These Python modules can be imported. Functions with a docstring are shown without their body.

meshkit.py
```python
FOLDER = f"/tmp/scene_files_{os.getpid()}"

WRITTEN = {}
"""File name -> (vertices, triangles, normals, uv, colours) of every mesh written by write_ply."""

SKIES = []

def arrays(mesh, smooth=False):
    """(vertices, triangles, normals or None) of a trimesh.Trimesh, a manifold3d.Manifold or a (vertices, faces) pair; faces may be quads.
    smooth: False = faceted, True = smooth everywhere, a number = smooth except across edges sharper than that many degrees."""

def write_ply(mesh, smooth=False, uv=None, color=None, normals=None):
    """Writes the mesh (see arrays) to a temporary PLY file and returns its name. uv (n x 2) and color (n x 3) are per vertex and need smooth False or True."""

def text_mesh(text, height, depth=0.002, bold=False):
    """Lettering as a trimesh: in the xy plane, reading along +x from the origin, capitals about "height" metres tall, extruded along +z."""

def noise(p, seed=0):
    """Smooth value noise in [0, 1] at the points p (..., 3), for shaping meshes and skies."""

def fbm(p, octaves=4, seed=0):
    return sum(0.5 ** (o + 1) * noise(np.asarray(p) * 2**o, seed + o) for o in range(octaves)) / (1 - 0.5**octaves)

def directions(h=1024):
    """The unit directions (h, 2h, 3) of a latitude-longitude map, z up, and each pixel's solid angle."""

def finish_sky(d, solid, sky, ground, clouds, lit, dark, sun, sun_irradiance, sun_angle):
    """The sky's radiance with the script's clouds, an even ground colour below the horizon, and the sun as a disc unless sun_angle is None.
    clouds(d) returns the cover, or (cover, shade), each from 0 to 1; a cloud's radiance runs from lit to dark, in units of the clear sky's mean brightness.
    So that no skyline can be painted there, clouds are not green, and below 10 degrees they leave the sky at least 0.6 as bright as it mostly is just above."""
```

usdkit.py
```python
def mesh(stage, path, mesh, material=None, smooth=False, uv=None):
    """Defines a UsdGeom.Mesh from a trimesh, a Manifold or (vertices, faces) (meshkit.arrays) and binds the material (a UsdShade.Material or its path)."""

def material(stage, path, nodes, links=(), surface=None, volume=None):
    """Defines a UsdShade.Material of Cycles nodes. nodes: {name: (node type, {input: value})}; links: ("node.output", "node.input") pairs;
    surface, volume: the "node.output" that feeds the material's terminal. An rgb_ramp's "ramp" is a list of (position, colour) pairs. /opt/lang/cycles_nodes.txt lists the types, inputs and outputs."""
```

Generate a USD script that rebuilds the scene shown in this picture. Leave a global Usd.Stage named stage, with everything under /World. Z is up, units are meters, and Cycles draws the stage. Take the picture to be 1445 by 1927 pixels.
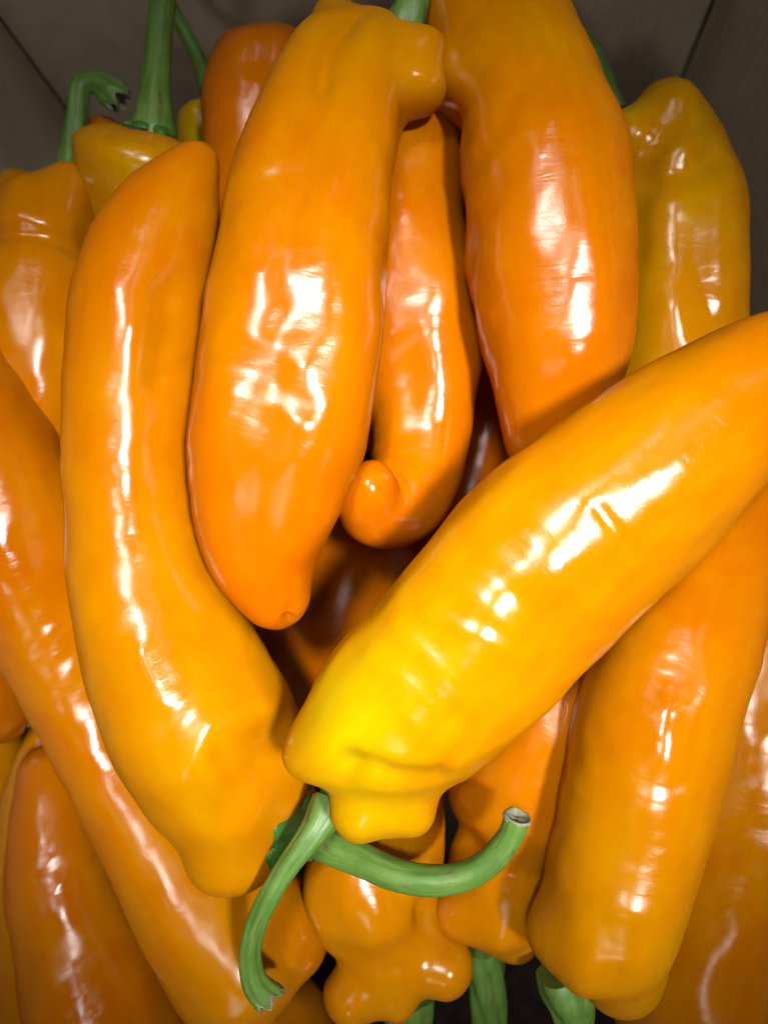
import math
import numpy as np
import usdkit, meshkit, trimesh
from scipy.interpolate import CubicSpline, PchipInterpolator
from pxr import Usd, UsdGeom, UsdLux, UsdShade, Gf, Sdf, Vt

stage = Usd.Stage.CreateInMemory()
UsdGeom.SetStageUpAxis(stage, 'Z')
UsdGeom.SetStageMetersPerUnit(stage, 1.0)
UsdGeom.Xform.Define(stage, '/World')
UsdGeom.Scope.Define(stage, '/World/Looks')

# ------------------------------------------------------------------ camera
# A hand-held phone looks almost straight down into the box.  F: focal length in
# photo pixels.  U: metres per photo pixel at the depth D0 of the topmost peppers.
F, CX, CY = 1448.0, 722.5, 963.5
U = 0.24 / 1448.0
nad = np.array([138.0, 232.0, 1448.0]); nad /= np.linalg.norm(nad)   # straight down, in camera axes (right, down, forward)
Xw = np.array([1.0, 0, 0]) - nad[0] * nad; Xw /= np.linalg.norm(Xw)
Zw = -nad
Yw = np.cross(Zw, Xw)
W = np.stack([Xw, Yw, Zw])                    # camera axes -> world
HCAM = 2560 * U                               # camera height above the box floor
EYE = np.array([0, 0, HCAM])

def at(px, py, d):
    """World point seen at photo pixel (px, py), d pixel-units in front of the lens."""
    return EYE + W @ (np.array([(px - CX) / F, (py - CY) / F, 1.0]) * d * U)

def project(V):
    """Photo pixels and depth of world points."""
    c = (V - EYE) @ W / U
    return c[..., 0] / c[..., 2] * F + CX, c[..., 1] / c[..., 2] * F + CY, c[..., 2]

cam = UsdGeom.Camera.Define(stage, '/World/camera')
r, u, b = W @ [1, 0, 0], W @ [0, -1, 0], W @ [0, 0, -1]
cam.AddTransformOp().Set(Gf.Matrix4d(*[float(x) for x in (*r, 0, *u, 0, *b, 0, *EYE, 1)]))
cam.CreateHorizontalApertureAttr(36.0)
cam.CreateVerticalApertureAttr(36.0 * 1024 / 767)
cam.CreateFocalLengthAttr(36.0 * F / 1445)
cam.CreateClippingRangeAttr((0.01, 100.0))
cam.CreateFStopAttr(13.0)
cam.CreateFocusDistanceAttr(1200 * U)
cam.CreateExposureAttr(1.40)

# ------------------------------------------------------------------ light: ceiling panels of a shop, no daylight
def lamp(name, x, y, z, sx, sy, power, color=(1, 0.97, 0.95), aim=None):
    l = UsdLux.RectLight.Define(stage, '/World/' + name)
    l.CreateWidthAttr(sx); l.CreateHeightAttr(sy)
    l.CreateIntensityAttr(power); l.CreateColorAttr(Gf.Vec3f(*color))
    p = np.array([x, y, z], float)
    a = np.array(aim if aim is not None else [x, y, 0], float)
    bz = p - a; bz /= np.linalg.norm(bz)
    bx = np.cross([0, 1.0, 0], bz); bx /= np.linalg.norm(bx)
    by = np.cross(bz, bx)
    l.AddTransformOp().Set(Gf.Matrix4d(*[float(v) for v in (*bx, 0, *by, 0, *bz, 0, *p, 1)]))
    return l

COOL = (1.0, 0.95, 0.98)
k = 0
for (x, y, sx, sy, w) in [(-0.34, 0.44, .07, .16, 10.0), (0.10, 0.46, .07, .16, 12.0), (0.52, 0.40, .06, .16, 6.0),
                          (-0.42, -0.24, .07, .16, 2.5), (0.52, -0.24, .07, .16, 5.0), (0.04, -0.04, .12, .10, 14.0)]:
    lamp('ceiling_lamp' + ('' if k == 0 else '_%03d' % k), x, y, 1.45, sx, sy, w, COOL)
    k += 1

lamp('ceiling_lamp_006', -0.12, -0.95, 1.35, .16, .14, 8.5, (1.0, 0.95, 0.88), aim=[0, 0.15, 0.15])

def spot(name, p, aim, radius, power, cone, color):
    """A track spotlight over the stall: a soft-edged pool of light on the middle of the heap."""
    sl = UsdLux.SphereLight.Define(stage, '/World/' + name)
    sl.CreateRadiusAttr(radius); sl.CreateIntensityAttr(power); sl.CreateColorAttr(Gf.Vec3f(*color))
    p = np.array(p, float); bz = p - aim; bz /= np.linalg.norm(bz)
    bx = np.cross([0, 1.0, 0], bz); bx /= np.linalg.norm(bx); by = np.cross(bz, bx)
    sl.AddTransformOp().Set(Gf.Matrix4d(*[float(v) for v in (*bx, 0, *by, 0, *bz, 0, *p, 1)]))
    sh = UsdLux.ShapingAPI.Apply(sl.GetPrim())
    sh.CreateShapingConeAngleAttr(cone); sh.CreateShapingConeSoftnessAttr(1.0)

spot('stall_spotlight', (0.46, -0.14, 1.38), at(755, 1010, 1250), 0.105, 275.0, 5.6, (1.0, 0.98, 0.95))
spot('stall_spotlight_001', (-0.10, 0.20, 1.45), at(740, 1040, 1250), 0.105, 115.0, 5.6, (1.0, 0.98, 0.95))

# ------------------------------------------------------------------ names, labels
used = {}
def numbered(parent, name):
    n = used.get((parent, name), 0); used[(parent, name)] = n + 1
    return parent + '/' + (name if n == 0 else '%s_%03d' % (name, n))

def tag(prim, label=None, category=None, group=None, kind=None):
    for kx, v in (('label', label), ('category', category), ('group', group), ('kind', kind)):
        if v: prim.SetCustomDataByKey(kx, v)

def put(parent, name, vf, mat, attrs=None, smooth=True, label=None):
    path = numbered(parent, name)
    m = usdkit.mesh(stage, path, vf, mat, smooth=smooth)
    api = UsdGeom.PrimvarsAPI(m)
    for an, av in (attrs or {}).items():
        av = np.asarray(av, np.float32)
        if av.ndim == 1:
            api.CreatePrimvar(an, Sdf.ValueTypeNames.FloatArray, 'vertex').Set(Vt.FloatArray.FromNumpy(av))
        else:
            api.CreatePrimvar(an, Sdf.ValueTypeNames.Float3Array, 'vertex').Set(Vt.Vec3fArray.FromNumpy(av))
    if label: tag(m.GetPrim(), label)
    return m

# ------------------------------------------------------------------ materials
L = '/World/Looks/'
# pepper skin: waxy, orange to yellow by its own ripeness, streaked along the fruit
skin = usdkit.material(stage, L + 'pepper_skin', {
    'rest': ('attribute', {'attribute': 'rest'}),
    'ripe': ('attribute', {'attribute': 'ripe'}),
    'mstreak': ('mapping', {'scale': (260.0, 260.0, 22.0)}),
    'streak': ('noise_texture', {'scale': 1.0, 'detail': 3.0, 'roughness': 0.6}),
    'mblot': ('mapping', {'scale': (50.0, 50.0, 38.0)}),
    'blot': ('noise_texture', {'scale': 1.0, 'detail': 4.0, 'roughness': 0.55}),
    's1': ('math', {'math_type': 'multiply_add', 'value2': 0.16, 'value3': -0.08}),
    's2': ('math', {'math_type': 'multiply_add', 'value2': 0.42, 'value3': -0.21}),
    'a1': ('math', {'math_type': 'add'}),
    'a2': ('math', {'math_type': 'add', 'use_clamp': True}),
    'ramp': ('rgb_ramp', {'ramp': [(0.0, (0.315, 0.050, 0.0001)), (0.3, (0.34, 0.088, 0.0001)), (0.55, (0.365, 0.142, 0.0002)),
                                   (0.78, (0.38, 0.225, 0.0003)), (1.0, (0.355, 0.335, 0.001))]}),
    # tiny pale specks and pores
    'mspk': ('mapping', {'scale': (420.0, 420.0, 420.0)}),
    'spk': ('voronoi_texture', {'scale': 1.0}),
    'spkr': ('map_range', {'from_min': 0.03, 'from_max': 0.07, 'to_min': 1.0, 'to_max': 0.0, 'clamp': True}),
    'rare': ('separate_color', {}),
    'raren': ('math', {'math_type': 'greater_than', 'value2': 0.95}),
    'spkm': ('math', {'math_type': 'multiply'}),
    'spkf': ('math', {'math_type': 'multiply', 'value2': 0.5}),
    'colmix': ('mix_color', {'b': (0.20, 0.07, 0.01)}),
    # relief: cross ripples, long fine ribs and fine grain of the waxy skin
    'mrip': ('mapping', {'scale': (75.0, 75.0, 330.0)}),
    'rip': ('noise_texture', {'scale': 1.0, 'detail': 2.0, 'roughness': 0.5, 'distortion': 0.6}),
    'mgrain': ('mapping', {'scale': (900.0, 900.0, 1500.0)}),
    'grain': ('noise_texture', {'scale': 1.0, 'detail': 2.0, 'roughness': 0.6}),
    'bump1': ('bump', {'strength': 0.13, 'distance': 0.0006}),
    'bump2': ('bump', {'strength': 0.22, 'distance': 0.00011}),
    'rough': ('map_range', {'from_min': 0.3, 'from_max': 0.7, 'to_min': 0.19, 'to_max': 0.31}),
    'p': ('principled_bsdf', {'subsurface_weight': 0.12, 'subsurface_radius': (1.0, 0.30, 0.04), 'subsurface_scale': 0.0026,
                              'subsurface_method': 'burley', 'specular_ior_level': 0.0, 'roughness': 0.6}),
    'gloss': ('glossy_bsdf', {'distribution': 'beckmann', 'color': (1.0, 1.0, 1.0)}),
    'fr': ('fresnel', {'IOR': 1.42}),
    'frs': ('math', {'math_type': 'multiply', 'value2': 0.74}),
    'frm': ('math', {'math_type': 'minimum', 'value2': 0.10}),
    'skin': ('mix_closure', {}),
}, [('rest.vector', 'mstreak.vector'), ('mstreak.vector', 'streak.vector'), ('rest.vector', 'mblot.vector'), ('mblot.vector', 'blot.vector'),
    ('streak.fac', 's1.value1'), ('blot.fac', 's2.value1'), ('s1.value', 'a1.value1'), ('s2.value', 'a1.value2'),
    ('a1.value', 'a2.value1'), ('ripe.fac', 'a2.value2'), ('a2.value', 'ramp.fac'),
    ('rest.vector', 'mspk.vector'), ('mspk.vector', 'spk.vector'), ('spk.distance', 'spkr.value'), ('spk.color', 'rare.color'),
    ('rare.r', 'raren.value1'), ('raren.value', 'spkm.value1'), ('spkr.result', 'spkm.value2'), ('spkm.value', 'spkf.value1'),
    ('spkf.value', 'colmix.fac'), ('ramp.color', 'colmix.a'), ('colmix.result', 'p.base_color'),
    ('rest.vector', 'mrip.vector'), ('mrip.vector', 'rip.vector'), ('rip.fac', 'bump1.height'),
    ('rest.vector', 'mgrain.vector'), ('mgrain.vector', 'grain.vector'), ('grain.fac', 'bump2.height'),
    ('bump1.normal', 'bump2.normal'), ('bump1.normal', 'p.normal'), ('bump2.normal', 'gloss.normal'), ('blot.fac', 'rough.value'), ('rough.result', 'gloss.roughness'),
    ('fr.fac', 'frs.value1'), ('frs.value', 'frm.value1'), ('frm.value', 'skin.fac'), ('p.BSDF', 'skin.closure1'), ('gloss.BSDF', 'skin.closure2')],
    surface='skin.closure')

def green(name, c0, c1, c2, rough):
    return usdkit.material(stage, L + name, {
        'rest': ('attribute', {'attribute': 'rest'}),
        'm': ('mapping', {'scale': (900.0, 900.0, 60.0)}),
        'n': ('noise_texture', {'scale': 1.0, 'detail': 4.0, 'roughness': 0.65}),
        'm2': ('mapping', {'scale': (160.0, 160.0, 110.0)}),
        'n2': ('noise_texture', {'scale': 1.0, 'detail': 4.0, 'roughness': 0.6}),
        'ad': ('math', {'math_type': 'multiply_add', 'value2': 0.5}),
        'h': ('math', {'math_type': 'multiply', 'value2': 0.5}),
        'ramp': ('rgb_ramp', {'ramp': [(0.26, c0), (0.5, c1), (0.74, c2)]}),
        'm3': ('mapping', {'scale': (420.0, 420.0, 120.0)}),
        'n3': ('noise_texture', {'scale': 1.0, 'detail': 3.0, 'roughness': 0.6}),
        'scar': ('map_range', {'from_min': 0.60, 'from_max': 0.68, 'to_min': 0.0, 'to_max': 0.75, 'clamp': True}),
        'mx': ('mix_color', {'b': (0.085, 0.06, 0.025)}),
        'bump': ('bump', {'strength': 0.5, 'distance': 0.0004}),
        'p': ('principled_bsdf', {'roughness': rough, 'specular_ior_level': 0.4, 'subsurface_weight': 0.1,
                                  'subsurface_radius': (0.5, 1.0, 0.2), 'subsurface_scale': 0.0012, 'subsurface_method': 'burley'}),
    }, [('rest.vector', 'm.vector'), ('m.vector', 'n.vector'), ('rest.vector', 'm2.vector'), ('m2.vector', 'n2.vector'),
        ('n2.fac', 'h.value1'), ('n.fac', 'ad.value1'), ('h.value', 'ad.value3'), ('ad.value', 'ramp.fac'),
        ('rest.vector', 'm3.vector'), ('m3.vector', 'n3.vector'), ('n3.fac', 'scar.value'), ('scar.result', 'mx.fac'), ('ramp.color', 'mx.a'),
        ('mx.result', 'p.base_color'), ('n.fac', 'bump.height'), ('bump.normal', 'p.normal')], surface='p.BSDF')

stem_mat = green('stem_skin', (0.034, 0.085, 0.011), (0.074, 0.155, 0.024), (0.135, 0.225, 0.050), 0.45)
calyx_mat = green('calyx_skin', (0.015, 0.055, 0.008), (0.030, 0.10, 0.013), (0.06, 0.16, 0.026), 0.35)
cut_mat = green('cut_stem', (0.07, 0.085, 0.045), (0.15, 0.165, 0.105), (0.24, 0.25, 0.17), 0.8)

card = usdkit.material(stage, L + 'cardboard', {
    'g': ('geometry', {}),
    'n': ('noise_texture', {'scale': 70.0, 'detail': 6.0, 'roughness': 0.7}),
    'n2': ('noise_texture', {'scale': 14.0, 'detail': 4.0, 'roughness': 0.6}),
    'n3': ('noise_texture', {'scale': 900.0, 'detail': 3.0}),
    'ad': ('math', {'math_type': 'multiply_add', 'value2': 0.4}),
    'h': ('math', {'math_type': 'multiply', 'value2': 0.6}),
    'ramp': ('rgb_ramp', {'ramp': [(0.3, (0.50, 0.43, 0.31)), (0.5, (0.63, 0.555, 0.41)), (0.72, (0.71, 0.64, 0.49))]}),
    'bump': ('bump', {'strength': 0.5, 'distance': 0.0006}),
    'p': ('principled_bsdf', {'roughness': 0.85, 'specular_ior_level': 0.2}),
}, [('g.position', 'n.vector'), ('g.position', 'n2.vector'), ('g.position', 'n3.vector'),
    ('n2.fac', 'h.value1'), ('n.fac', 'ad.value1'), ('h.value', 'ad.value3'), ('ad.value', 'ramp.fac'),
    ('ramp.color', 'p.base_color'), ('n3.fac', 'bump.height'), ('bump.normal', 'p.normal')], surface='p.BSDF')

# ------------------------------------------------------------------ the cardboard box
def panel(parent, name, p0, p1, thick, z0, z1, n, seed):
    """An upright corrugated panel from p0 to p1 (plan), inner face towards n, with the faint flutes of its corrugation."""
    p0, p1, n = np.array(p0, float), np.array(p1, float), np.array(n, float)
    nu, nv = 260, 40
    uu, vv = np.meshgrid(np.linspace(0, 1, nu), np.linspace(0, 1, nv), indexing='ij')
    length = np.linalg.norm(p1 - p0)
    x = p0[None, None] + (p1 - p0)[None, None] * uu[..., None]
    z = z0 + (z1 - z0) * vv
    rel = 0.00022 * np.sin(uu * length / 0.0072 * 2 * math.pi) + 0.0016 * (meshkit.fbm(np.stack([uu * length * 14, z * 9, 0 * z + seed], -1), 3, seed) - 0.5)
    f = np.concatenate([x + n * rel[..., None], z[..., None]], -1)
    g = np.concatenate([x - n * thick, z[..., None]], -1)
    v = np.concatenate([f.reshape(-1, 3), g.reshape(-1, 3)])
    i, j = np.meshgrid(np.arange(nu - 1), np.arange(nv - 1), indexing='ij')
    a = i * nv + j; q = np.stack([a, a + nv, a + nv + 1, a + 1], -1).reshape(-1, 4)
    N = nu * nv
    back = q[:, ::-1] + N
    rim = np.concatenate([np.arange(nu) * nv, (nu - 1) * nv + np.arange(1, nv), (np.arange(nu - 1)[::-1]) * nv + nv - 1, np.arange(nv - 1)[::-1][:-1]])
    nxt = np.roll(rim, -1)
    side = np.stack([rim, rim + N, nxt + N, nxt], -1)
    qs = np.concatenate([q, back, side])
    tri = np.concatenate([qs[:, [0, 1, 2]], qs[:, [0, 2, 3]]])
    m = trimesh.Trimesh(v, tri, process=False); 
    if m.volume < 0: m.invert()
    put(parent, name, (m.vertices, m.faces), card, smooth=30)

# the rear corners of the box, where their edges are seen; the box stands a little askew under the camera
YAW = math.radians(3.5)
ca, sa = math.cos(YAW), math.sin(YAW)
ex, ey = np.array([ca, sa]), np.array([-sa, ca])          # along the back panel, and towards it
cr = at(1310, 75, 2250)[:2]
best = min(np.linspace(1700, 2800, 1101), key=lambda d_: abs((at(50, 100, d_)[:2] - cr) @ ey))
cl = at(50, 100, best)[:2]
wide = (cr - cl) @ ex
cl = cr - ex * wide
LEN = (cr - at(760, 2350, 1750)[:2]) @ ey
fl_, fr_ = cl - ey * LEN, cr - ey * LEN
ZT = HCAM - 1000 * U
box = UsdGeom.Xform.Define(stage, '/World/cardboard_box').GetPrim()
tag(box, 'brown corrugated cardboard box holding the heap of orange peppers', 'cardboard box')
BP = '/World/cardboard_box'
T = 0.005
panel(BP, 'back_panel', cl + ex * .0005, cr - ex * .0005, T, 0.0, ZT, -ey, 1)
panel(BP, 'side_panel', fl_, cl - ey * .0016, T, 0.0, ZT, ex, 2)
panel(BP, 'side_panel', fr_, cr - ey * .0016, T, 0.0, ZT, -ex, 3)
panel(BP, 'front_panel', fl_ + ex * .0005, fr_ - ex * .0005, T, 0.0, ZT, ey, 4)
fl = trimesh.creation.box([wide + 2 * T, LEN + 2 * T, 0.006])
M4 = np.eye(4); M4[:2, 0], M4[:2, 1] = ex, ey; M4[:2, 3] = (cl + fr_) / 2; M4[2, 3] = -0.0035
fl.apply_transform(M4)
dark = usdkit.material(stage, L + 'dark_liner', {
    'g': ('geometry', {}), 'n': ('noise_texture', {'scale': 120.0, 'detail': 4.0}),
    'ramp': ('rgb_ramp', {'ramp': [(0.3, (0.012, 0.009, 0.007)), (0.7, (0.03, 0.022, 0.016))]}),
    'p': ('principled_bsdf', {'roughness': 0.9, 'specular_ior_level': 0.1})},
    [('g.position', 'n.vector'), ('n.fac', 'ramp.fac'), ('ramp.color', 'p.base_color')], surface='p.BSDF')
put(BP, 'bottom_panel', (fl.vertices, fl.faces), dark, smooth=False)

# ------------------------------------------------------------------ tubes
def smooth_spine(P, n, extra=None):
    P = np.asarray(P, float)
    d = np.concatenate([[0], np.cumsum(np.linalg.norm(np.diff(P[:, :3], axis=0), axis=1))])
    cs = CubicSpline(d, P[:, :3], bc_type='natural')
    return d, cs

def frames(C, ref):
    T_ = np.gradient(C, axis=0); T_ /= np.linalg.norm(T_, axis=1, keepdims=True)
    N = np.zeros_like(C)
    n = ref - T_[0] * (ref @ T_[0])
    if np.linalg.norm(n) < 0.2:
        alt = W @ [0, -1.0, 0]; n = alt - T_[0] * (alt @ T_[0])
    N[0] = n / np.linalg.norm(n)
    for i in range(1, len(C)):
        n = N[i - 1] - T_[i] * (N[i - 1] @ T_[i]); N[i] = n / np.linalg.norm(n)
    return T_, N, np.cross(T_, N)

def grid_faces(nr, nt, caps=True):
    i, j = np.meshgrid(np.arange(nr - 1), np.arange(nt), indexing='ij')
    a = i * nt + j; b_ = i * nt + (j + 1) % nt
    q = np.stack([a, b_, b_ + nt, a + nt], -1).reshape(-1, 4)
    f = [q[:, [0, 1, 2]], q[:, [0, 2, 3]]]
    return np.concatenate(f)

import manifold3d as m3
from scipy.spatial import cKDTree
from scipy.sparse import coo_matrix

def add_lobes(v, f, nr, nt, rest, rp, lobes, blend):
    """Grows rounded lobes (px, py, depth, rx, ry, rz in photo pixels) out of a pepper's body and softens the folds where they meet it."""
    n = len(v)
    j = np.arange(nt); k = (j + 1) % nt
    cap0 = np.stack([np.full(nt, n), k, j], 1); cap1 = np.stack([np.full(nt, n + 1), (nr - 1) * nt + j, (nr - 1) * nt + k], 1)
    ring = f[0]
    e0 = {(int(a), int(b)) for t in f[:4 * nt] for a, b in ((t[0], t[1]), (t[1], t[2]), (t[2], t[0]))}
    if (0, 1) in e0: cap0, cap1 = cap0, cap1
    else: cap0, cap1 = cap0[:, ::-1], cap1[:, ::-1]
    va = np.vstack([v, v[:nt].mean(0), v[-nt:].mean(0)]); fa = np.vstack([f, cap0, cap1])
    mesh = lambda a, b: m3.Manifold(m3.Mesh(vert_properties=np.ascontiguousarray(a, np.float32), tri_verts=np.ascontiguousarray(b, np.uint32)))
    B = mesh(va, fa)
    if B.volume() < 0: B = mesh(va, fa[:, ::-1])
    if B.is_empty() or B.volume() <= 0: raise RuntimeError('body is not closed')
    sdf = []
    for (px, py, d, rx, ry, rz) in lobes:
        c = at(px, py, d); rad = np.array([rx, ry, rz]) * d / F * U
        ico = trimesh.creation.icosphere(4)
        lv = c + (ico.vertices * rad) @ W.T
        B = B + mesh(lv, ico.faces)
        sdf.append((c, rad))
    B = B.refine_to_length(9 * U)
    m = B.to_mesh(); q = np.array(m.vert_properties[:, :3], float); t = np.array(m.tri_verts, int)
    tree = cKDTree(v); db, _ = tree.query(q)
    w = np.zeros(len(q))
    sig = blend * U
    for (c, rad) in sdf:
        loc = (q - c) @ W / rad
        dl = np.abs(np.linalg.norm(loc, axis=1) - 1) * rad.mean()
        near_other = db
        for (c2, rad2) in sdf:
            if c2 is not c:
                near_other = np.minimum(near_other, np.abs(np.linalg.norm((q - c2) @ W / rad2, axis=1) - 1) * rad2.mean())
        w = np.maximum(w, np.exp(-(np.maximum(dl, near_other) / sig) ** 2))
    # what lies on both a lobe and the body is a seam: relax it there
    a = np.concatenate([t[:, [0, 1]], t[:, [1, 2]], t[:, [2, 0]]]); a = np.concatenate([a, a[:, ::-1]])
    A = coo_matrix((np.ones(len(a)), (a[:, 0], a[:, 1])), shape=(len(q), len(q))).tocsr(); A.data[:] = 1
    deg = np.asarray(A.sum(1))
    for _ in range(140):
        q = q + (w * 0.7)[:, None] * (A @ q / deg - q)
    w2 = 0.25 * np.ones((len(q), 1))
    dk, ik = tree.query(q, k=3); ww = 1 / (dk + 1e-5); ww /= ww.sum(1, keepdims=True)
    near = v[ik[:, 0]]
    rest2 = (rest[ik] * ww[..., None]).sum(1); rp2 = (rp[ik] * ww).sum(1)
    far = np.clip(dk[:, :1] / 0.004, 0, 1)                     # on a lobe the skin's own pattern goes on
    rest2 = rest2 + (q - near) * far
    rest2 = np.where(np.abs(rest[ik[:, 1]] - rest[ik[:, 0]]).max(1, keepdims=True) > 0.02, rest[ik[:, 0]], rest2)
    return q, t, rest2, rp2

REG = {}
DEEP = np.array([1.0, 1.0, 0.45])      # a bulge reaches further in depth than across
def body(parent, pts, seed, lobes=3, sh_amp=0.12, body_amp=0.035, phase=0.0, twist=0.0, cap=0.75, capp=2.3, tipcap=0.9, tipp=1.8,
         dimple=0.35, axial=0.22, bumps=(), ripe=(0.5, 0.3), patches=(), dent=0.05, wrinkle=1.0, creases=(), lobe=(), blend=24, uneven=1.0, flat=1.0, nr=230, nt=132, reach=1.0):
    """One pepper: spine from the stem end to the tip as (px, py, depth, half width)."""
    A = np.array(pts, float)
    P = np.array([at(*p[:3]) for p in A])
    R = A[:, 3] * A[:, 2] / F * U
    d, cs = smooth_spine(P, nr)
    rs = PchipInterpolator(d, R)
    Ltot = d[-1]
    A0 = min(cap * R[0], 0.4 * Ltot); A1 = min(tipcap * R[-1] * 1.0, 0.4 * Ltot)
    ph = np.linspace(0, math.pi / 2, 34)
    s = np.concatenate([A0 * (1 - np.cos(ph))[:-1], np.linspace(A0, Ltot - A1, nr - 64)[:-1], Ltot - A1 * (1 - np.sin(ph))])
    s[0] = 1e-6 * Ltot; s[-1] = Ltot * (1 - 1e-6)
    nr = len(s)
    f = np.ones(nr)
    t0 = np.clip(s / A0, 0, 1); t1 = np.clip((Ltot - s) / A1, 0, 1)
    f *= (1 - (1 - t0) ** capp) ** (1 / capp) * (1 - (1 - t1) ** tipp) ** (1 / tipp)
    rad = rs(s) * f
    # a fine even spine for the frames
    C = cs(s)
    fine = np.linspace(0, Ltot, 400)
    Tf, Nf, Bf = frames(cs(fine), W @ [0, 0, -1.0])
    Tn = np.stack([np.interp(s, fine, Tf[:, k]) for k in range(3)], 1)
    Nn = np.stack([np.interp(s, fine, Nf[:, k]) for k in range(3)], 1)
    Bn = np.stack([np.interp(s, fine, Bf[:, k]) for k in range(3)], 1)
    th = np.linspace(0, 2 * math.pi, nt, endpoint=False)
    S, TH = np.meshgrid(s, th, indexing='ij')
    rng = np.random.default_rng(seed)
    R0 = R[0]; Rm = R.max()
    ang = TH + phase + twist * S / Ltot
    uneven = uneven * (0.35 * np.sin(ang + rng.uniform(0, 6.28)) + 0.2 * np.sin(2 * ang + rng.uniform(0, 6.28)))
    lob = np.sqrt(np.cos(lobes * (ang + 0.35 * uneven / lobes) / 2) ** 2 + 0.12) ** 0.8 - 0.72
    wS = np.exp(-(S / (1.5 * R0)) ** 2)
    wT = np.exp(-((Ltot - S) / (1.2 * Rm)) ** 2) * 0.0
    amp = sh_amp * wS + body_amp * (1 - 0.6 * wT) * np.clip((Ltot - S) / (1.0 * Rm), 0, 1)
    k_ = rest_scale = 1.0
    rest = np.stack([np.cos(TH) * np.maximum(rad, 0.25 * Rm)[:, None], np.sin(TH) * np.maximum(rad, 0.25 * Rm)[:, None], S], -1) + np.array([0.37, 0.71, 0.13]) * seed
    env = np.clip(np.minimum(S / (0.7 * R0), (Ltot - S) / (0.6 * Rm)), 0, 1)
    low = meshkit.fbm(rest / (np.array([0.8, 0.8, 1.3]) * Rm), 2, seed) - 0.5
    dnt = meshkit.fbm(rest / (np.array([0.38, 0.38, 0.55]) * Rm), 2, seed + 7) - 0.5
    sk = rest @ np.array([[1, .45, .35], [-.4, 1, -.3], [.55, .2, 1]])
    wr = meshkit.fbm(sk / np.array([0.010, 0.010, 0.0040]), 2, seed + 13) - 0.5
    und = meshkit.fbm(sk / np.array([0.019, 0.019, 0.0115]), 2, seed + 17) - 0.5
    wmask = np.clip((meshkit.fbm(rest / 0.022, 2, seed + 21) - 0.46) * 6, 0, 1)
    rr = rad[:, None] * (1 + amp * lob + 2.2 * dent * low * (0.35 + 0.65 * env) + 0.9 * dent * dnt * env) + (wrinkle * 0.00035 * wr * wmask + 0.0009 * min(1.0, wrinkle * 1.4) * und) * env
    ax = -axial * R0 * lob * np.exp(-(S / (0.7 * R0)) ** 2) * np.clip(rad / (0.45 * R0), 0, 1)[:, None] \
         + dimple * R0 * np.exp(-(rad / (0.42 * R0)) ** 2 * 1.0)[:, None] * (S < A0 * 1.3)
    V = C[:, None] + Nn[:, None] * (np.cos(TH) * rr * flat)[..., None] + Bn[:, None] * (np.sin(TH) * rr)[..., None] + Tn[:, None] * ax[..., None]
    out = Nn[:, None] * np.cos(TH)[..., None] + Bn[:, None] * np.sin(TH)[..., None]
    for (bx, by, bd, sg, amt, dr) in bumps:
        if bd is None:                      # the skin seen at that pixel, or the nearest outline
            X_, Y_, D_ = project(V)
            dist = np.hypot(X_ - bx, Y_ - by)
            near = dist < 9
            k_ = np.argmin(np.where(near, D_, 1e9)) if near.any() else np.argmin(dist)
            c = V.reshape(-1, 3)[k_]; bd = D_.reshape(-1)[k_]
        else:
            c = at(bx, by, bd)
        kpx = bd / F * U
        w = np.exp(-((((V - c) @ W) * DEEP) ** 2).sum(-1) / (2 * (sg * kpx) ** 2)) * amt * kpx
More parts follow.
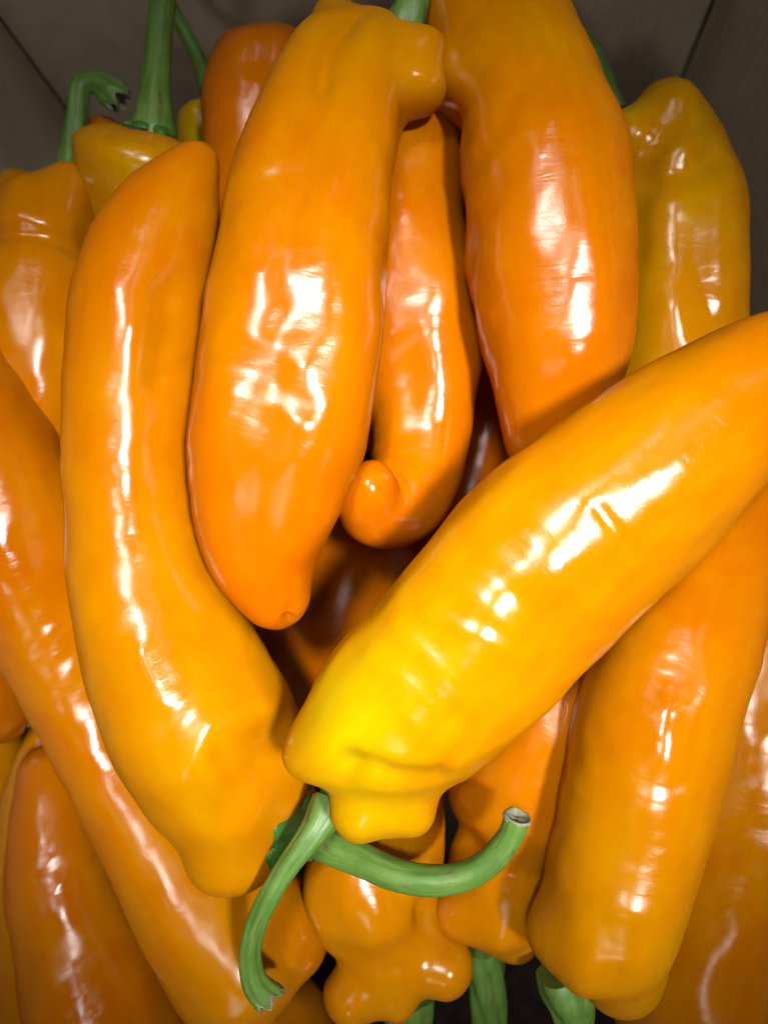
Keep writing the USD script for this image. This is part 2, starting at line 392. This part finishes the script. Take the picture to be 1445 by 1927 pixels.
        if dr is None: V = V + out * w[..., None]
        else:
            dv = W @ np.array(list(dr) + [0.0] * (3 - len(dr))); V = V + w[..., None] * dv
    for (line, sg, amt) in creases:         # folds and ridges of the skin along a line, on the side that is seen
        X_, Y_, D_ = project(V); kpx = D_ / F * U
        q = np.array(line, float); dist = np.full(X_.shape, 1e9)
        for a_, b_ in zip(q[:-1], q[1:]):
            ab = b_ - a_; tt = np.clip(((X_ - a_[0]) * ab[0] + (Y_ - a_[1]) * ab[1]) / (ab @ ab), 0, 1)
            dist = np.minimum(dist, np.hypot(X_ - a_[0] - tt * ab[0], Y_ - a_[1] - tt * ab[1]))
        toeye = EYE - V; toeye /= np.linalg.norm(toeye, axis=-1, keepdims=True)
        face = np.clip((out * toeye).sum(-1) * 1.6 + 0.25, 0, 1)
        V = V + out * (np.exp(-dist ** 2 / (2 * sg * sg)) * amt * kpx * face)[..., None]
    t = S / Ltot
    ripe_base = 0
    rp = ripe[0] + (ripe[1] - ripe[0]) * np.clip(t * 1.25, 0, 1) ** 0.8
    for (bx, by, bd, sg, amt) in patches:
        c = at(bx, by, bd); kpx = bd / F * U
        rp = rp + amt * np.exp(-((V - c) ** 2).sum(-1) / (2 * (sg * kpx) ** 2))
    vv, ff, rest, rp = V.reshape(-1, 3), grid_faces(nr, nt)[:, ::-1], rest.reshape(-1, 3), rp.reshape(-1)
    if lobe: vv, ff, rest, rp = add_lobes(vv, ff, nr, nt, rest, rp, lobe, blend)
    put(parent, 'body', (vv, ff), skin, {'rest': rest, 'ripe': rp})
    REG[parent] = (C, rad)

def stem(parent, pts, seed, ribs=5, rib=0.16, cut=True, flare=0.0, torn=False, nt=40, knob=0.0):
    """A stem as (px, py, depth, half width) from the fruit to its cut end."""
    A = np.array(pts, float); P = np.array([at(*p[:3]) for p in A]); R = A[:, 3] * A[:, 2] / F * U
    d, cs = smooth_spine(P, 0); rs = PchipInterpolator(d, R); nr = 110
    s = np.linspace(0, d[-1], nr); C = cs(s); T_, N, B = frames(C, W @ [0, 0, -1.0])
    th = np.linspace(0, 2 * math.pi, nt, endpoint=False); S, TH = np.meshgrid(s, th, indexing='ij')
    t = S / d[-1]
    rad = rs(s)[:, None] * (1 + flare * np.exp(-(S / (2.0 * R[0])) ** 2) + knob * np.exp(-((d[-1] - S) / (1.6 * R[-1])) ** 2))
    rest = np.stack([np.cos(TH) * rad, np.sin(TH) * rad, S], -1) + np.array([0.37, 0.71, 0.13]) * seed
    sh = np.abs(np.cos(ribs * (TH + 1.6 * t + seed) / 2)) ** 0.8 - 0.6
    nz = meshkit.fbm(rest / np.array([0.003, 0.003, 0.012]), 3, seed) - 0.5
    rr = rad * (1 + rib * sh + 0.16 * nz)
    V = C[:, None] + N[:, None] * (np.cos(TH) * rr)[..., None] + B[:, None] * (np.sin(TH) * rr)[..., None]
    if torn:
        jag = (meshkit.fbm(np.stack([2.2 * np.cos(TH[0]), 2.2 * np.sin(TH[0]), 0 * TH[0] + seed], -1), 3, seed) - 0.4) * 2.4 * R[-1]
        w = np.clip((t - 0.90) / 0.1, 0, 1)
        V = V + T_[:, None] * (w * jag[None])[..., None]
    V = np.concatenate([V[:1].mean(1, keepdims=True) + (V[:1] - V[:1].mean(1, keepdims=True)) * 0.02, V]); rest = np.concatenate([rest[:1], rest])
    put(parent, 'stem', (V.reshape(-1, 3), grid_faces(nr + 1, nt)[:, ::-1]), stem_mat, {'rest': rest.reshape(-1, 3)})
    if cut:  # pale rim round a sunken, fibrous end
        ring = V[-1]; c = ring.mean(0); tt = T_[-1]; rg = np.linalg.norm(ring - c, axis=1).mean()
        prof = [(1.0, -0.25), (1.03 if torn else 1.09, -0.05), (0.98 if torn else 1.06, 0.10), (0.93, 0.12), (0.84, -0.05), (0.60, -0.22), (0.3, -0.18), (0.02, -0.15)]
        VV = []
        for q, (a_, h_) in enumerate(prof):
            j = 1 + 0.06 * np.sin(5 * th + q) + 0.04 * np.sin(9 * th + 2 * q)
            VV.append(c + (ring - c) * a_ * j[:, None] + tt * (h_ * rg) * (1 + 0.3 * np.sin(3 * th + seed))[:, None])
        VV = np.array(VV)
        put(parent, 'cut_end', (VV.reshape(-1, 3), grid_faces(len(prof), nt)[:, ::-1]), cut_mat, {'rest': VV.reshape(-1, 3) + seed})

def calyx(parent, c, axis_to, r, h, seed, points=6, stem_r=0.4, droop=0.25, spiky=1.0):
    """A green cap at pixel point c = (px, py, d); axis_to = the point its stem leaves towards; r its radius in photo pixels."""
    a = at(*c); tz = at(*axis_to) - a; tz /= np.linalg.norm(tz)
    kp = c[2] / F * U
    x = np.cross(tz, [0.3, 0.9, 0.2]); x /= np.linalg.norm(x); y = np.cross(tz, x)
    nt = 72; th = np.linspace(0, 2 * math.pi, nt, endpoint=False)
    prof = [(1.0, -0.26), (1.02, -0.14), (0.9, 0.08), (0.72, 0.28), (0.56, 0.5), (0.45, 0.8), (stem_r, 1.15)]
    rng = np.random.default_rng(seed)
    star = np.abs(np.cos(points * th / 2 + rng.uniform(0, 3))) ** 1.5 * 0.22 - 0.1 + 0.10 * np.sin(3 * th + rng.uniform(0, 6)) + 0.05 * np.sin(11 * th)
    star = star * spiky
    V = []
    for (q, z) in prof:
        w = max(0, (q - 0.5) / 0.5)
        rr = r * kp * q * (1 + star * w)
        zz = h * kp * z - droop * r * kp * w * np.maximum(star, 0) * 1.5
        V.append(a + x * (np.cos(th) * rr)[:, None] + y * (np.sin(th) * rr)[:, None] + tz * zz[:, None])
    V = np.array(V)
    Vb = V[:4][::-1] - tz * 0.0006
    full = np.concatenate([Vb, V])
    put(parent, 'calyx', (full.reshape(-1, 3), grid_faces(len(full), nt)), calyx_mat, {'rest': full.reshape(-1, 3) + seed * 0.31})

def pepper(label, group=None):
    p = numbered('/World', 'pepper')
    x = UsdGeom.Xform.Define(stage, p).GetPrim()
    tag(x, label, 'pepper', group or 'peppers heaped in the cardboard box')
    return p

# ------------------------------------------------------------------ the peppers, topmost first
# the big one lying diagonally over the heap
p = pepper('yellow-orange pepper lying diagonally on top of the heap, bright yellow at its stem end')
body(p, [(690, 1462, 1200, 104), (712, 1410, 1170, 146), (752, 1345, 1145, 174), (842, 1255, 1128, 184), (1000, 1080, 1120, 194), (1180, 925, 1110, 184), (1360, 775, 1098, 150), (1500, 690, 1090, 120), (1560, 660, 1086, 92)],
     11, lobes=3, phase=0.5, sh_amp=0.05, body_amp=0.03, cap=0.8, dimple=0.25, axial=0.05, ripe=(0.54, 0.40), dent=0.05, wrinkle=0.4,
     lobe=[(690, 1508, 1160, 74, 78, 84), (758, 1502, 1168, 70, 76, 84)],
     bumps=[(568, 1420, None, 52, 58, (-0.88, 0.35, 0)), (850, 1425, None, 36, 16, (0.6, 0.7, 0))], creases=[([(622, 1522), (640, 1470), (665, 1438)], 16, -9), ([(650, 1432), (700, 1436), (745, 1458), (825, 1462)], 15, -13), ([(690, 1415), (740, 1430), (800, 1440)], 14, 5), ([(745, 1590), (740, 1530)], 20, -7), ([(690, 1525), (690, 1545)], 34, 9), ([(740, 1175), (800, 1235), (890, 1335)], 15, 5), ([(800, 1150), (900, 1200), (990, 1245)], 13, 4.5), ([(700, 1240), (780, 1300), (850, 1380)], 16, 4), ([(990, 1000), (1040, 1060), (1110, 1140)], 24, 5), ([(1130, 960), (1190, 1040)], 12, -4), ([(880, 1050), (960, 1120), (1040, 1200)], 22, -5), ([(760, 1330), (800, 1380), (830, 1400)], 18, 5)],
     flat=0.84, patches=[(740, 1270, 1020, 150, 0.10), (615, 1350, 1050, 100, 0.30), (680, 1510, 1090, 80, 0.14)])
stem(p, [(622, 1508, 1245, 26), (600, 1552, 1225, 26), (557, 1610, 1215, 23), (509, 1683, 1215, 20), (479, 1750, 1225, 20), (471, 1810, 1240, 21), (484, 1856, 1255, 23), (502, 1876, 1262, 22)], 3, torn=True, flare=0.3, knob=0.25)
calyx(p, (640, 1490, 1245), (600, 1560, 1225), 52, 40, 5, stem_r=0.5)

# the long curved one on the left
p = pepper('long curved orange pepper left of centre, tip up and lobed stem end down')
body(p, [(492, 1560, 1370, 100), (452, 1490, 1350, 148), (372, 1350, 1335, 172), (305, 1200, 1330, 152), (262, 1050, 1330, 130), (246, 900, 1330, 121), (247, 750, 1330, 123), (262, 600, 1330, 127), (290, 470, 1330, 115), (328, 385, 1325, 91), (361, 322, 1325, 58), (379, 286, 1325, 35), (385, 268, 1325, 20)],
     12, lobes=3, phase=0.3, sh_amp=0.10, body_amp=0.04, dimple=0.3, axial=0.18, ripe=(0.50, 0.34), dent=0.045, wrinkle=1.0,
     lobe=[(436, 1580, 1330, 100, 98, 105), (512, 1508, 1326, 64, 66, 76)],
     bumps=[(500, 1335, None, 26, 14, (0.9, 0, 0))], creases=[([(540, 1392), (500, 1388), (460, 1400), (425, 1422)], 20, -8), ([(515, 1395), (470, 1465), (425, 1535)], 32, -16), ([(490, 1335), (440, 1345), (400, 1360)], 20, 6), ([(310, 560), (320, 640), (305, 700)], 34, -13), ([(250, 620), (240, 760), (235, 880)], 26, 4), ([(265, 1230), (290, 1290), (300, 1320)], 14, 4), ([(380, 1400), (350, 1460)], 18, 4)],
     patches=[(330, 1420, 1190, 140, 0.12), (150, 1250, 1330, 80, 0.12)])
stem(p, [(556, 1564, 1372, 34), (612, 1588, 1345, 34), (680, 1618, 1305, 31), (745, 1646, 1270, 29), (820, 1658, 1250, 27), (890, 1642, 1240, 26), (940, 1602, 1230, 25), (966, 1562, 1222, 23), (974, 1538, 1218, 22)], 4, ribs=4, rib=0.07, knob=0.12)
calyx(p, (556, 1566, 1350), (640, 1606, 1330), 84, 46, 6, stem_r=0.40)

# the wide one in the middle of the top
p = pepper('wide orange pepper at top centre with a blunt cleft tip pointing down')
body(p, [(684, 50, 1374, 74), (672, 100, 1356, 100), (650, 165, 1338, 122), (614, 260, 1315, 138), (580, 420, 1295, 158), (556, 620, 1280, 172), (531, 800, 1275, 170), (505, 940, 1280, 146), (500, 1040, 1290, 112), (520, 1120, 1300, 72), (546, 1178, 1310, 40)],
     13, lobes=4, phase=0.785, uneven=0.3, sh_amp=0.08, body_amp=0.22, dimple=0.15, axial=0.2, ripe=(0.50, 0.22), dent=0.04, wrinkle=1.3, tipcap=1.0, tipp=2.2,
     blend=15, lobe=[(786, 112, 1332, 58, 62, 74), (770, 160, 1330, 74, 56, 74), (752, 100, 1335, 60, 56, 66), (708, 74, 1342, 60, 62, 64), (632, 66, 1348, 58, 72, 64)],
     bumps=[(545, 1178, None, 10, -16, (0, 1, 0.4))], creases=[([(680, 0), (655, 40), (622, 72), (608, 112), (604, 160)], 15, -13), ([(690, 20), (740, 60), (790, 90)], 22, 6), ([(545, 1185), (543, 1150)], 7, -6), ([(450, 620), (520, 650), (570, 690)], 15, 2.2), ([(440, 690), (520, 720), (575, 760)], 15, -2.2), ([(440, 740), (520, 765), (570, 800)], 15, 2.2), ([(600, 250), (590, 420), (585, 600)], 34, -5)],
     patches=[(640, 60, 1230, 90, 0.14)])
stem(p, [(752, 70, 1330, 40), (762, 42, 1318, 33), (778, -4, 1308, 28), (794, -80, 1300, 26)], 5, flare=0.1)

# right of it
p = pepper('large orange pepper between the hooked one and the dull yellow one in the corner')
body(p, [(915, -70, 1400, 118), (938, 30, 1385, 122), (985, 180, 1365, 138), (1020, 330, 1350, 154), (1034, 480, 1345, 158), (1046, 620, 1345, 146), (1040, 740, 1350, 116), (1020, 840, 1360, 76), (1005, 900, 1368, 42)],
     14, lobes=4, phase=0.6, sh_amp=0.10, body_amp=0.05, dimple=0.3, axial=0.2, ripe=(0.50, 0.24), dent=0.045, wrinkle=1.1,
     bumps=[(835, 60, 1385, 60, 36, (-0.95, 0.0, 0)), (845, 170, 1400, 34, 42, (-0.8, 0.2, 0)), (862, 235, 1380, 30, -22, (-0.9, 0, 0)), (1150, 300, 1350, 60, 14, (1, 0, 0))],
     patches=[(960, 60, 1270, 110, 0.10)])
stem(p, [(800, -60, 1440, 30), (792, -120, 1420, 26)], 6)

# yellowish one in the right rear corner
p = pepper('dull yellow lobed pepper in the right rear corner of the box')
body(p, [(1245, 215, 1640, 80), (1255, 285, 1625, 106), (1272, 400, 1600, 136), (1275, 540, 1590, 128), (1262, 700, 1590, 118), (1240, 850, 1620, 95), (1225, 950, 1650, 60)],
     15, lobes=3, phase=0.2, sh_amp=0.14, body_amp=0.05, dimple=0.3, axial=0.15, ripe=(0.66, 0.50), dent=0.06, wrinkle=0.5,
     lobe=[(1258, 232, 1572, 80, 78, 82), (1186, 272, 1572, 64, 70, 74), (1344, 410, 1600, 60, 130, 88)],
     bumps=[(1330, 300, None, 20, -6, (1, 0, 0))], creases=[([(1165, 305), (1230, 330), (1300, 312), (1345, 285)], 22, -19), ([(1180, 235), (1215, 255)], 24, -14), ([(1335, 320), (1315, 420), (1322, 520), (1340, 610)], 34, -15), ([(1250, 400), (1255, 560)], 40, 9), ([(1200, 340), (1195, 480)], 22, -6)])
stem(p, [(1150, 215, 1690, 30), (1130, 165, 1680, 27), (1112, 110, 1670, 25), (1085, 75, 1650, 24), (1050, 62, 1640, 24)], 7, rib=0.06)

# hooked one between
p = pepper('narrow orange pepper with a curled hooked tip between the two big upper peppers')
body(p, [(775, 130, 1530, 100), (760, 250, 1520, 118), (748, 420, 1515, 128), (764, 560, 1508, 138), (786, 690, 1492, 122), (793, 800, 1472, 98), (782, 890, 1450, 88), (750, 945, 1415, 84), (710, 955, 1370, 74), (698, 930, 1325, 62), (714, 908, 1297, 48), (733, 898, 1283, 30)],
     16, lobes=3, phase=0.9, sh_amp=0.08, body_amp=0.05, dimple=0.3, axial=0.15, ripe=(0.38, 0.22), dent=0.045, wrinkle=0.8, tipp=2.2,
     bumps=[(760, 700, 1400, 40, -10, None)], creases=[([(745, 900), (762, 935)], 8, -8), ([(770, 560), (765, 700), (780, 790)], 34, -10), ([(835, 380), (850, 560)], 20, 5)])

# big one lower right
p = pepper('big orange pepper at lower right standing stem end down, beneath the diagonal one')
body(p, [(1115, 1836, 1285, 108), (1133, 1755, 1265, 134), (1176, 1600, 1265, 136), (1208, 1440, 1285, 146), (1254, 1280, 1320, 146), (1312, 1120, 1365, 132), (1375, 980, 1405, 105), (1425, 890, 1425, 72)],
     17, lobes=4, phase=0.8, sh_amp=0.08, body_amp=0.03, dimple=0.3, axial=0.2, ripe=(0.58, 0.32), dent=0.035, wrinkle=1.5,
     blend=34, lobe=[(1044, 1752, 1275, 66, 74, 74), (1168, 1812, 1278, 92, 98, 98)],
     bumps=[(1262, 1790, None, 30, -12, (1, 0, 0)), (1022, 1690, None, 28, -10, (-1, 0, 0))], creases=[([(1150, 1500), (1140, 1640), (1120, 1760)], 30, -5), ([(1120, 1700), (1210, 1730)], 14, 4), ([(1110, 1790), (1200, 1830)], 14, 4), ([(1260, 1340), (1250, 1420)], 20, 5), ([(1150, 1870), (1145, 1800)], 24, -8)])
stem(p, [(1062, 1828, 1345, 44), (1070, 1864, 1345, 46), (1077, 1900, 1348, 37), (1082, 1950, 1365, 31), (1085, 2010, 1390, 28)], 8, flare=0.15)

# right edge
p = pepper('fat dull yellow-orange pepper on the right edge, half behind the lower right one')
body(p, [(1300, 1970, 1640, 150), (1315, 1870, 1620, 168), (1358, 1640, 1605, 166), (1392, 1440, 1605, 152), (1418, 1250, 1615, 130), (1436, 1090, 1635, 90)],
     18, lobes=3, phase=1.2, sh_amp=0.08, body_amp=0.05, ripe=(0.34, 0.48), dent=0.06, wrinkle=0.6)

# between the diagonal one and the lower right one
p = pepper('orange pepper with a pinched waist just below the cut end of the curved stem')
body(p, [(930, 1770, 1500, 88), (940, 1700, 1495, 112), (962, 1600, 1490, 112), (985, 1500, 1485, 150), (1020, 1380, 1480, 150), (1070, 1250, 1480, 120), (1110, 1150, 1490, 80)],
     19, lobes=3, phase=0.2, sh_amp=0.12, body_amp=0.06, dimple=0.3, axial=0.3, ripe=(0.50, 0.30), dent=0.05, wrinkle=0.4,
     lobe=[(876, 1712, 1478, 64, 66, 70), (962, 1748, 1478, 66, 62, 70)],
     bumps=[(868, 1602, None, 30, -26, (-1, 0, 0))], creases=[([(895, 1780), (900, 1730)], 16, -9), ([(870, 1610), (930, 1640), (1000, 1660)], 30, -10)])
stem(p, [(905, 1770, 1545, 44), (912, 1810, 1560, 36), (918, 1870, 1590, 34), (920, 1960, 1620, 32)], 9)

# bottom centre, many lobes
p = pepper('lobed orange pepper at bottom centre under the two curved green stems')
body(p, [(742, 1866, 1470, 84), (738, 1800, 1470, 98), (714, 1715, 1478, 124), (704, 1640, 1490, 132), (720, 1560, 1500, 120), (735, 1450, 1520, 100), (750, 1350, 1550, 60)],
     20, lobes=3, phase=0.4, sh_amp=0.05, body_amp=0.04, dimple=0.3, axial=0.1, ripe=(0.50, 0.40), dent=0.08, wrinkle=0.5,
     lobe=[(668, 1868, 1445, 60, 60, 62), (828, 1816, 1445, 62, 62, 64), (740, 1868, 1440, 56, 50, 56)],
     bumps=[(585, 1710, None, 36, 14, (-0.9, 0, 0)), (828, 1700, None, 26, -22, (1, 0, 0))], creases=[([(635, 1803), (690, 1822), (750, 1800), (800, 1760), (835, 1715)], 22, -17), ([(755, 1910), (745, 1840)], 18, -14), ([(660, 1700), (700, 1770)], 26, 8), ([(720, 1660), (770, 1700)], 22, -9), ([(600, 1640), (650, 1650)], 24, 6)])
stem(p, [(765, 1870, 1530, 52), (768, 1905, 1535, 46), (772, 1960, 1560, 40), (776, 2020, 1580, 36)], 10)

# thin curved one along the left, widening to the bottom
p = pepper('long orange pepper running from the left edge to a fat end at the bottom')
body(p, [(545, 1860, 1480, 118), (475, 1795, 1475, 150), (380, 1700, 1475, 128), (290, 1575, 1485, 100), (212, 1440, 1500, 88), (145, 1300, 1505, 96), (85, 1150, 1500, 118), (30, 1000, 1490, 140), (-35, 860, 1480, 146), (-120, 690, 1470, 140), (-210, 520, 1470, 90)],
     21, lobes=3, phase=0.5, sh_amp=0.10, body_amp=0.035, dimple=0.3, axial=0.15, ripe=(0.48, 0.30), dent=0.04, wrinkle=1.6,
     bumps=[(490, 1700, 1400, 40, -14, None), (580, 1800, 1450, 50, 20, (0.8, 0.1, 0))])

# left rear
p = pepper('orange pepper at the left edge with a knobbly shoulder and a bent green stem')
body(p, [(84, 345, 1590, 84), (84, 395, 1580, 98), (80, 445, 1570, 97), (76, 540, 1560, 108), (72, 680, 1560, 116), (68, 830, 1570, 100), (62, 960, 1590, 70)],
     22, lobes=3, phase=0.4, cap=0.8, capp=2.3, sh_amp=0.06, body_amp=0.03, dimple=0.25, axial=0.1, ripe=(0.48, 0.34), dent=0.05, wrinkle=0.5,
     lobe=[(36, 366, 1560, 48, 50, 56), (126, 360, 1560, 54, 56, 60)],
     bumps=[(75, 325, None, 16, -6, (0, -1, -0.3))], creases=[([(75, 320), (80, 350)], 20, -8), ([(30, 345), (30, 390)], 24, 8), ([(135, 335), (130, 390)], 24, 8), ([(-10, 440), (50, 436), (110, 450), (175, 482)], 12, -11), ([(0, 415), (60, 410), (120, 425)], 20, 7)])
stem(p, [(130, 330, 1640, 22), (136, 270, 1640, 20), (146, 200, 1640, 19), (158, 158, 1640, 19), (185, 156, 1640, 20), (210, 174, 1645, 22), (222, 184, 1648, 18)], 11, torn=True, knob=0.35)

# upright stem
p = pepper('small yellow-orange pepper seen from its shoulder with a thick upright green stem')
body(p, [(268, 238, 1560, 98), (265, 285, 1580, 118), (266, 350, 1630, 112), (272, 430, 1700, 96), (280, 520, 1800, 70), (286, 580, 1880, 40)],
     23, lobes=3, phase=1.0, sh_amp=0.05, body_amp=0.04, dimple=0.12, axial=0.06, ripe=(0.60, 0.60), dent=0.03, wrinkle=0.2, cap=0.5)
stem(p, [(288, 236, 1570, 44), (290, 212, 1555, 34), (294, 150, 1520, 27), (300, 70, 1480, 24), (308, -20, 1440, 23), (314, -90, 1410, 22)], 12, rib=0.06)
calyx(p, (287, 236, 1566), (291, 190, 1548), 44, 22, 12, stem_r=0.66, points=7, droop=0.15)

# behind it
p = pepper('small orange pepper mostly hidden behind the upright green stem')
body(p, [(205, 232, 1760, 50), (203, 262, 1760, 62), (205, 360, 1790, 60), (210, 460, 1830, 40)], 24, ripe=(0.39, 0.36), wrinkle=0.2, nr=120, nt=80)
p = pepper('small yellow pepper in shade behind the upright stem with a thin slanting green stem')
body(p, [(380, 195, 1740, 38), (378, 235, 1745, 44), (380, 310, 1780, 42), (385, 420, 1820, 30)], 25, ripe=(0.76, 0.78), wrinkle=0.2, nr=120, nt=80)
stem(p, [(392, 170, 1750, 17), (380, 130, 1760, 14), (358, 78, 1765, 13), (335, 35, 1765, 13), (318, 5, 1765, 13)], 13, rib=0.06)
p = pepper('dark orange pepper behind the wide top centre one, near the back of the box')
body(p, [(520, 66, 1620, 86), (498, 140, 1610, 108), (482, 300, 1605, 98), (470, 460, 1610, 92), (460, 620, 1640, 80), (455, 760, 1680, 50)],
     26, lobes=3, phase=0.7, cap=1.0, capp=2.0, sh_amp=0.05, body_amp=0.03, axial=0.1, ripe=(0.30, 0.26), dent=0.05, wrinkle=0.3,
     lobe=[(452, 118, 1604, 62, 66, 66), (536, 104, 1600, 62, 58, 62)], bumps=[(435, 85, None, 34, 16, (-0.6, -0.4, 0)), (555, 55, None, 34, 18, (0.2, -0.8, 0))], creases=[([(490, 50), (480, 110)], 18, -8)])

# lower left
p = pepper('orange pepper with spotted highlight at lower left, right of the yellow one on the edge')
body(p, [(230, 2040, 1560, 130), (192, 1900, 1570, 136), (144, 1760, 1590, 110), (114, 1640, 1600, 95), (100, 1520, 1620, 74), (85, 1400, 1660, 46)],
     27, lobes=3, phase=0.5, body_amp=0.04, ripe=(0.39, 0.32), dent=0.05, wrinkle=1.6)
p = pepper('brownish orange pepper behind the spotted one at lower left')
body(p, [(110, 1985, 1660, 110), (80, 1850, 1680, 98), (58, 1720, 1690, 78), (58, 1560, 1700, 62), (80, 1420, 1720, 44), (110, 1340, 1740, 25)],
     28, lobes=3, phase=0.9, ripe=(0.44, 0.46), dent=0.04, wrinkle=0.5)
stem(p, [(78, 1945, 1700, 30), (70, 1915, 1705, 26), (60, 1880, 1710, 24)], 20, cut=False)
p = pepper('dark orange pepper in the shade between the spotted one and the long curving one')
body(p, [(310, 1960, 1650, 120), (270, 1840, 1650, 105), (225, 1700, 1660, 84), (190, 1560, 1680, 60), (170, 1450, 1700, 36)],
     29, lobes=3, phase=0.2, ripe=(0.32, 0.26), dent=0.05, wrinkle=0.4)
p = pepper('yellow pepper cut by the lower left edge of the picture')
body(p, [(-40, 1770, 1760, 70), (-30, 1700, 1760, 80), (-25, 1580, 1760, 78), (-15, 1450, 1770, 64), (5, 1360, 1790, 36)],
     30, lobes=3, ripe=(0.5, 0.5), dent=0.05, wrinkle=1.0)
stem(p, [(-20, 1800, 1790, 26), (10, 1850, 1800, 24), (30, 1920, 1810, 22)], 21, cut=False)
p = pepper('glossy deep orange pepper tip at the left edge under the long curving one')
body(p, [(-160, 1180, 1640, 90), (-90, 1240, 1640, 96), (-30, 1310, 1640, 90), (15, 1360, 1650, 56), (38, 1385, 1655, 26)],
     31, lobes=3, ripe=(0.34, 0.26), dent=0.03, wrinkle=0.5)
p = pepper('orange pepper at the bottom edge under the fat end of the long curving one')
body(p, [(520, 2040, 1700, 120), (490, 1960, 1690, 132), (440, 1930, 1700, 110), (390, 1960, 1720, 60)],
     32, lobes=3, ripe=(0.40, 0.36), dent=0.05, wrinkle=0.6, nr=150)

# deep in the gaps
p = pepper('dark red-orange pepper deep in the gap below the cleft tip of the wide one')
body(p, [(590, 1560, 1800, 80), (606, 1430, 1790, 112), (628, 1290, 1780, 128), (650, 1130, 1775, 124), (680, 1010, 1785, 100), (695, 900, 1820, 60)],
     33, lobes=3, phase=0.3, ripe=(0.30, 0.24), dent=0.008, body_amp=0.01, wrinkle=0.05)
p = pepper('dark orange pepper deep in the gap right of the hooked tip')
body(p, [(960, 560, 1860, 80), (940, 700, 1860, 96), (905, 860, 1860, 100), (850, 1000, 1870, 96), (790, 1120, 1890, 80), (740, 1220, 1920, 50)],
     34, lobes=3, phase=0.8, ripe=(0.18, 0.16), dent=0.05, wrinkle=0.3)
p = pepper('shaded pepper deep beside the long curved one, under the wide one')
body(p, [(430, 1440, 2310, 70), (460, 1280, 2300, 92), (490, 1100, 2300, 95), (500, 900, 2320, 70)],
     35, lobes=3, ripe=(0.16, 0.16), dent=0.05, wrinkle=0.3, nr=150)
p = pepper('shaded pepper deep in the gap between two upper right peppers')
body(p, [(1150, 420, 1800, 80), (1160, 560, 1790, 100), (1170, 760, 1780, 100), (1160, 960, 1800, 60)],
     38, lobes=3, ripe=(0.24, 0.26), dent=0.05, wrinkle=0.3, nr=150)

p = pepper('shaded pepper deep in the lower left corner of the picture')
body(p, [(60, 2060, 2260, 90), (20, 1960, 2260, 120), (-20, 1840, 2260, 120), (-40, 1700, 2280, 90)],
     40, lobes=3, ripe=(0.24, 0.26), dent=0.05, wrinkle=0.3, nr=150)
p = pepper('shaded pepper deep between the spotted one and the fat end of the long one')
body(p, [(420, 2060, 2260, 110), (380, 1940, 2260, 130), (300, 1820, 2270, 120), (240, 1700, 2290, 90)],
     41, lobes=3, ripe=(0.24, 0.26), dent=0.05, wrinkle=0.3, nr=150)

p = pepper('shaded pepper deep in the slit between the wide one and the hooked one')
body(p, [(760, 180, 1900, 70), (735, 300, 1890, 110), (720, 500, 1890, 115), (715, 700, 1900, 110), (710, 860, 1920, 70)],
     42, lobes=3, ripe=(0.24, 0.26), dent=0.05, wrinkle=0.3, nr=150)
p = pepper('shaded pepper deep in the slit left of the large upper right one')
body(p, [(890, 150, 1880, 70), (880, 260, 1880, 100), (890, 420, 1880, 105), (900, 560, 1890, 70)],
     43, lobes=3, ripe=(0.24, 0.26), dent=0.05, wrinkle=0.3, nr=150)
